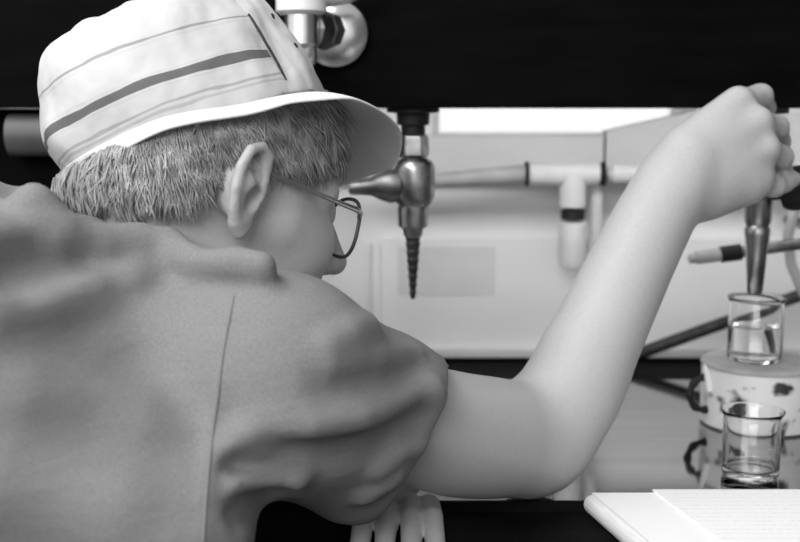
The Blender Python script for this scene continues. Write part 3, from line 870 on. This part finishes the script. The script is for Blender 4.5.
e = 1e-4; nor = np.stack([hs.at(root + np.eye(3)[i] * e) - hs.at(root - np.eye(3)[i] * e) for i in range(3)], 1); nor /= np.linalg.norm(nor, axis=1)[:, None]
n_ = len(root)
az = np.arctan2(lr, lf)
# flow: at the back straight down, at the sides down and forward, at the front forward over the brow
back = np.clip((-lf + .01) / .06, 0, 1)[:, None]
front = np.clip((lf - .02) / .04, 0, 1)[:, None]
flow = -HU * 1.0 + HF * (.55 * (1 - back) + .25) + HF * front * .2
clump = np.sin(root @ np.array([310., 190., 260.]) + 2.0) + np.sin(root @ np.array([-170., 330., 210.]) * 1.7)
sidev = np.cross(nor, flow)
flow = flow + .28 * clump[:, None] * sidev + rng.normal(size=(n_, 3)) * .22
flow -= nor * np.sum(flow * nor, 1)[:, None]; flow /= np.linalg.norm(flow, axis=1)[:, None]
ln = rng.uniform(.012, .024, n_) * np.where(front[:, 0] > .5, 1.45, 1.0); lift = rng.uniform(.10, .42, n_) * (1 + .35 * np.sin(clump * 2))
ws = rng.uniform(.00035, .00075, n_)
sdv = np.cross(nor, flow)
ring = []
for t_, wd in ((0, 1.), (.35, .95), (.7, .7), (1., .08)):
    c_ = root + flow * (ln * t_)[:, None] + nor * (ln * (lift * t_ - .28 * t_ * t_) - .001)[:, None]
    for k in range(3):
        a = 2 * math.pi * k / 3; ring.append(c_ + (ws * wd)[:, None] * (math.cos(a) * sdv + math.sin(a) * nor))
V = np.stack(ring, 1).reshape(-1, 3)
fc = []
for i in range(3):
    for k in range(3): fc.append((i * 3 + k, i * 3 + (k + 1) % 3, (i + 1) * 3 + (k + 1) % 3, (i + 1) * 3 + k))
F = (np.arange(n_)[:, None, None] * 12 + np.array(fc)[None]).reshape(-1, 4)
locks = link('hair_locks', mesh_np(V, F), M['hair'], hair)

# --- bucket hat
hth, hro = -.247, .309
hF = F0 * math.cos(hth) - ZZ * math.sin(hth); hU1 = ZZ * math.cos(hth) + F0 * math.sin(hth)
hU = hU1 * math.cos(hro) - HR * math.sin(hro); hR = HR * math.cos(hro) + hU1 * math.sin(hro)
HC = P(190.2, 131.2, .79) - .012 * hU
AF, AR = .0985, .0858
HT_ = .0945
prof = [(h_, 1 - .287 * (max(h_ - .012, 0) / .085) ** 2) for h_ in (0, .012, .024, .036, .048, .060, .070, .079, .085)]
prof += [(.0895, .745), (.0920, .70), (.0935, .60), (.0942, .42), (.0944, .22), (.0945, .02)]
NA = 120
from mathutils import noise as mno
V = []; UV = []
for j, (h_, s_) in enumerate(prof):
    for i in range(NA):
        a = 2 * math.pi * i / NA
        x = AF * s_ * math.cos(a); y = AR * s_ * math.sin(a)
        wob = .0042 * mno.noise(Vector((3 * math.cos(a), 3 * math.sin(a), h_ * 32))) + .0026 * mno.noise(Vector((9 * math.cos(a), 9 * math.sin(a), h_ * 60 + 5)))
        nn = np.array([math.cos(a), math.sin(a), 0]) if j < 10 else np.array([0, 0, 1.])
        bk = max(0., -math.cos(a)) ** 1.5 * max(0., 1 - h_ / .034) ** 1.3 * .012
        x += bk * (1 if math.cos(a) < 0 else 0)
        q_ = np.array([x, y, h_]) + nn * wob * (1 if j > 0 else .3)
        V.append(HC + hF * q_[0] + hR * q_[1] + hU * q_[2]); UV.append((i / NA, h_ / HT_))
Fq = [(j * NA + i, j * NA + (i + 1) % NA, (j + 1) * NA + (i + 1) % NA, (j + 1) * NA + i) for j in range(len(prof) - 1) for i in range(NA)]
me = pydata(V, Fq)
uvl = me.uv_layers.new(name='cloth')
for pl in me.polygons:
    us = [UV[me.loops[li].vertex_index] for li in pl.loop_indices]
    wrap = max(u for u, v in us) - min(u for u, v in us) > .5
    for li, (u, v) in zip(pl.loop_indices, us): uvl.data[li].uv = (u + 1 if (wrap and u < .5) else u, v)


def hat_cloth():
    m = mat('hat_cloth', .66, .85, spec=.1); t = m.node_tree; n = t.nodes; b = n['Principled BSDF']
    uv = n.new('ShaderNodeUVMap'); uv.uv_map = 'cloth'; s = n.new('ShaderNodeSeparateXYZ'); t.links.new(uv.outputs[0], s.inputs[0])
    no = n.new('ShaderNodeTexNoise'); no.inputs['Scale'].default_value = 14; t.links.new(uv.outputs[0], no.inputs['Vector'])
    wob = n.new('ShaderNodeMath'); wob.operation = 'MULTIPLY_ADD'; wob.inputs[1].default_value = .05; t.links.new(no.outputs['Fac'], wob.inputs[0]); t.links.new(s.outputs['Y'], wob.inputs[2])
    sh = n.new('ShaderNodeMath'); sh.operation = 'SUBTRACT'; sh.inputs[1].default_value = .025; t.links.new(wob.outputs[0], sh.inputs[0])
    r = n.new('ShaderNodeValToRGB'); r.color_ramp.interpolation = 'CONSTANT'
    W = .64; bands = STRIPES
    el = r.color_ramp.elements; W2 = .54; el[0].position = 0; el[0].color = (W2, W2, W2, 1); first = True
    for p0, p1, g in bands:
        x = el[1] if first else el.new(p0); first = False
        x.position = p0; x.color = (g, g, g, 1); y_ = el.new(p1); y_.color = (W2, W2, W2, 1)
    t.links.new(sh.outputs[0], r.inputs[0])
    # the striped patch covers part of the side only: from the right seam round to the back
    mk = n.new('ShaderNodeValToRGB'); mk.color_ramp.interpolation = 'CONSTANT'; e2 = mk.color_ramp.elements
    e2[0].position = 0; e2[0].color = (0, 0, 0, 1); e2[1].position = PATCH[0]; e2[1].color = (1, 1, 1, 1); z_ = e2.new(PATCH[1]); z_.color = (0, 0, 0, 1)
    t.links.new(s.outputs['X'], mk.inputs[0])
    mx = n.new('ShaderNodeMix'); mx.data_type = 'RGBA'; mx.inputs['A'].default_value = (W, W, W, 1)
    t.links.new(mk.outputs[0], mx.inputs['Factor']); t.links.new(r.outputs[0], mx.inputs['B']); t.links.new(mx.outputs['Result'], b.inputs['Base Color'])
    n2 = n.new('ShaderNodeTexNoise'); n2.inputs['Scale'].default_value = 26; n2.inputs['Detail'].default_value = 2.5
    co = n.new('ShaderNodeTexCoord'); t.links.new(co.outputs['Object'], n2.inputs['Vector'])
    bp = n.new('ShaderNodeBump'); bp.inputs['Strength'].default_value = .5; bp.inputs['Distance'].default_value = .012
    t.links.new(n2.outputs['Fac'], bp.inputs['Height']); t.links.new(bp.outputs[0], b.inputs['Normal'])
    return m


STRIPES = [(.125, .142, .42), (.162, .180, .36), (.285, .30, .5), (.312, .378, .13), (.39, .405, .5), (.60, .615, .5), (.635, .655, .30)]
PATCH = (.172, .62)
hat = link('bucket_hat', me, hat_cloth(), person, label='white bucket hat with dark striped cloth patch')
md = hat.modifiers.new('solid', 'SOLIDIFY'); md.thickness = .0018; md.offset = -1
md = hat.modifiers.new('sub', 'SUBSURF'); md.levels = 1; md.render_levels = 1


def hat_pt(u, v, out=.0008):
    """a point on the side of the crown"""
    a = 2 * math.pi * u; h_ = v * HT_
    s_ = np.interp(h_, [p[0] for p in prof], [p[1] for p in prof])
    return HC + hF * (AF * s_ + out) * math.cos(a) + hR * (AR * s_ + out) * math.sin(a) + hU * h_


# dark stitched seam of the patch and two eyelets
sm = MB(); sm.tube([hat_pt(PATCH[0] + .012 * (.5 - abs(v - .4)), v, .0022) for v in np.linspace(.125, .665, 40)], .0010, 6)
sm.build('patch_seam', M['dull_metal'] if False else M['trousers'], hat, True)
for u, v in ((.112, .66), (.108, .40)):
    MB().lathe(hat_pt(u, v, .0002), nrm(hF * math.cos(2 * math.pi * u) + hR * math.sin(2 * math.pi * u)), [(0, .0038), (.001, .0036), (.0016, .0022)], 18).build('eyelet', M['trousers'], hat, True)
# brim
bdeg = [0, 30, 55, 75, 90, 110, 135, 160, 180, 210, 240, 270, 300, 330, 360]
bo_ = [.044, .042, .034, .020, .010, .005, .0025, .001, .001, .003, .014, .028, .038, .042, .044]
bd_ = [.058, .040, .018, .009, .009, .010, .010, .009, .009, .012, .028, .030, .040, .054, .058]
V = []; NRG = 8; UVb = []
for j in range(NRG):
    t_ = j / (NRG - 1)
    for i in range(NA):
        a = 2 * math.pi * i / NA; dg = math.degrees(a)
        o_ = np.interp(dg, bdeg, bo_); d_ = np.interp(dg, bdeg, bd_)
        wob = .0012 * math.sin(5 * a + 1) * t_
        bk = max(0., -math.cos(a)) ** 1.5 * (.0060 + .0045 * t_); sb = min(1, max(0, (dg - 82) / 40)) * min(1, max(0, (275 - dg) / 40)); sb = sb * sb * (3 - 2 * sb); o_ += .0022 * sb
        V.append(HC + hF * (bk + (AF + o_ * t_ + .0012) * math.cos(a)) + hR * (AR + o_ * t_ + .0012) * math.sin(a) + (hF * math.cos(a) + hR * math.sin(a)) * .0022 * sb - hU * (d_ * (.55 * t_ + .45 * t_ * t_) + wob - .0015 - .007 * sb))
Fq = [(j * NA + i, (j + 1) * NA + i, (j + 1) * NA + (i + 1) % NA, j * NA + (i + 1) % NA) for j in range(NRG - 1) for i in range(NA)]
brm = noise_col(mat('brim_cloth', .67, .85, spec=.1), 60, .65, .69, bump=.25, bscale=50)
brim = link('brim', pydata(V, Fq), brm, hat)
md = brim.modifiers.new('solid', 'SOLIDIFY'); md.thickness = .0022; md.offset = 0
md = brim.modifiers.new('sub', 'SUBSURF'); md.levels = 1; md.render_levels = 2

# --- spectacles
gl = bpy.data.objects.new('spectacles', None); COL.objects.link(gl); gl.parent = person
def lens_pt(s, t_, grow=1.0):
    c_, s2 = math.cos(t_), math.sin(t_)
    x = math.copysign(abs(c_) ** .8, c_) * .0255 * grow; y = math.copysign(abs(s2) ** .8, s2) * .0215 * grow
    return hp(.101 - 2.2 * (abs(.034 * 1 + x * 1) - .034) ** 2 - .10 * max(x, -.01), s * (.035 + x), -.006 + y)


for s in (1, -1):
    lp = [lens_pt(s, 2 * math.pi * i / 40) for i in range(40)]
    MB().tube(lp, .0014, 8, closed=True).build('rim', M['dark_frame'], gl, True)
    lm = MB(); c0 = np.mean(lp, 0)
    lm.add([c0 + HF * .0008] + [p + HF * .0004 for p in lp] + [c0 - HF * .0008] + [p - HF * .0004 for p in lp],
           [(0, 1 + i, 1 + (i + 1) % 40) for i in range(40)] + [(41, 42 + (i + 1) % 40, 42 + i) for i in range(40)] + [(1 + i, 42 + i, 42 + (i + 1) % 40, 1 + (i + 1) % 40) for i in range(40)])
    lm.build('lens', M['lens'], gl, True)
    hg = lens_pt(s, .35)
    MB().tube([hg, hp(.092, s * .068, .006), hp(.086, s * .0715, .0075), hp(.05, s * .0745, .012), hp(.012, s * .0775, .018), hp(-.004, s * .079, .016), hp(-.014, s * .077, .002)], [.0018, .002, .0019, .0016, .0015, .0015, .0014], 10).build('temple', M['metal_frame'], gl, True, label='metal temple arm')
MB().tube([lens_pt(1, math.pi - .3), hp(.106, 0, .006), lens_pt(-1, math.pi - .3)], .0015, 8).build('bridge', M['dark_frame'], gl, True)
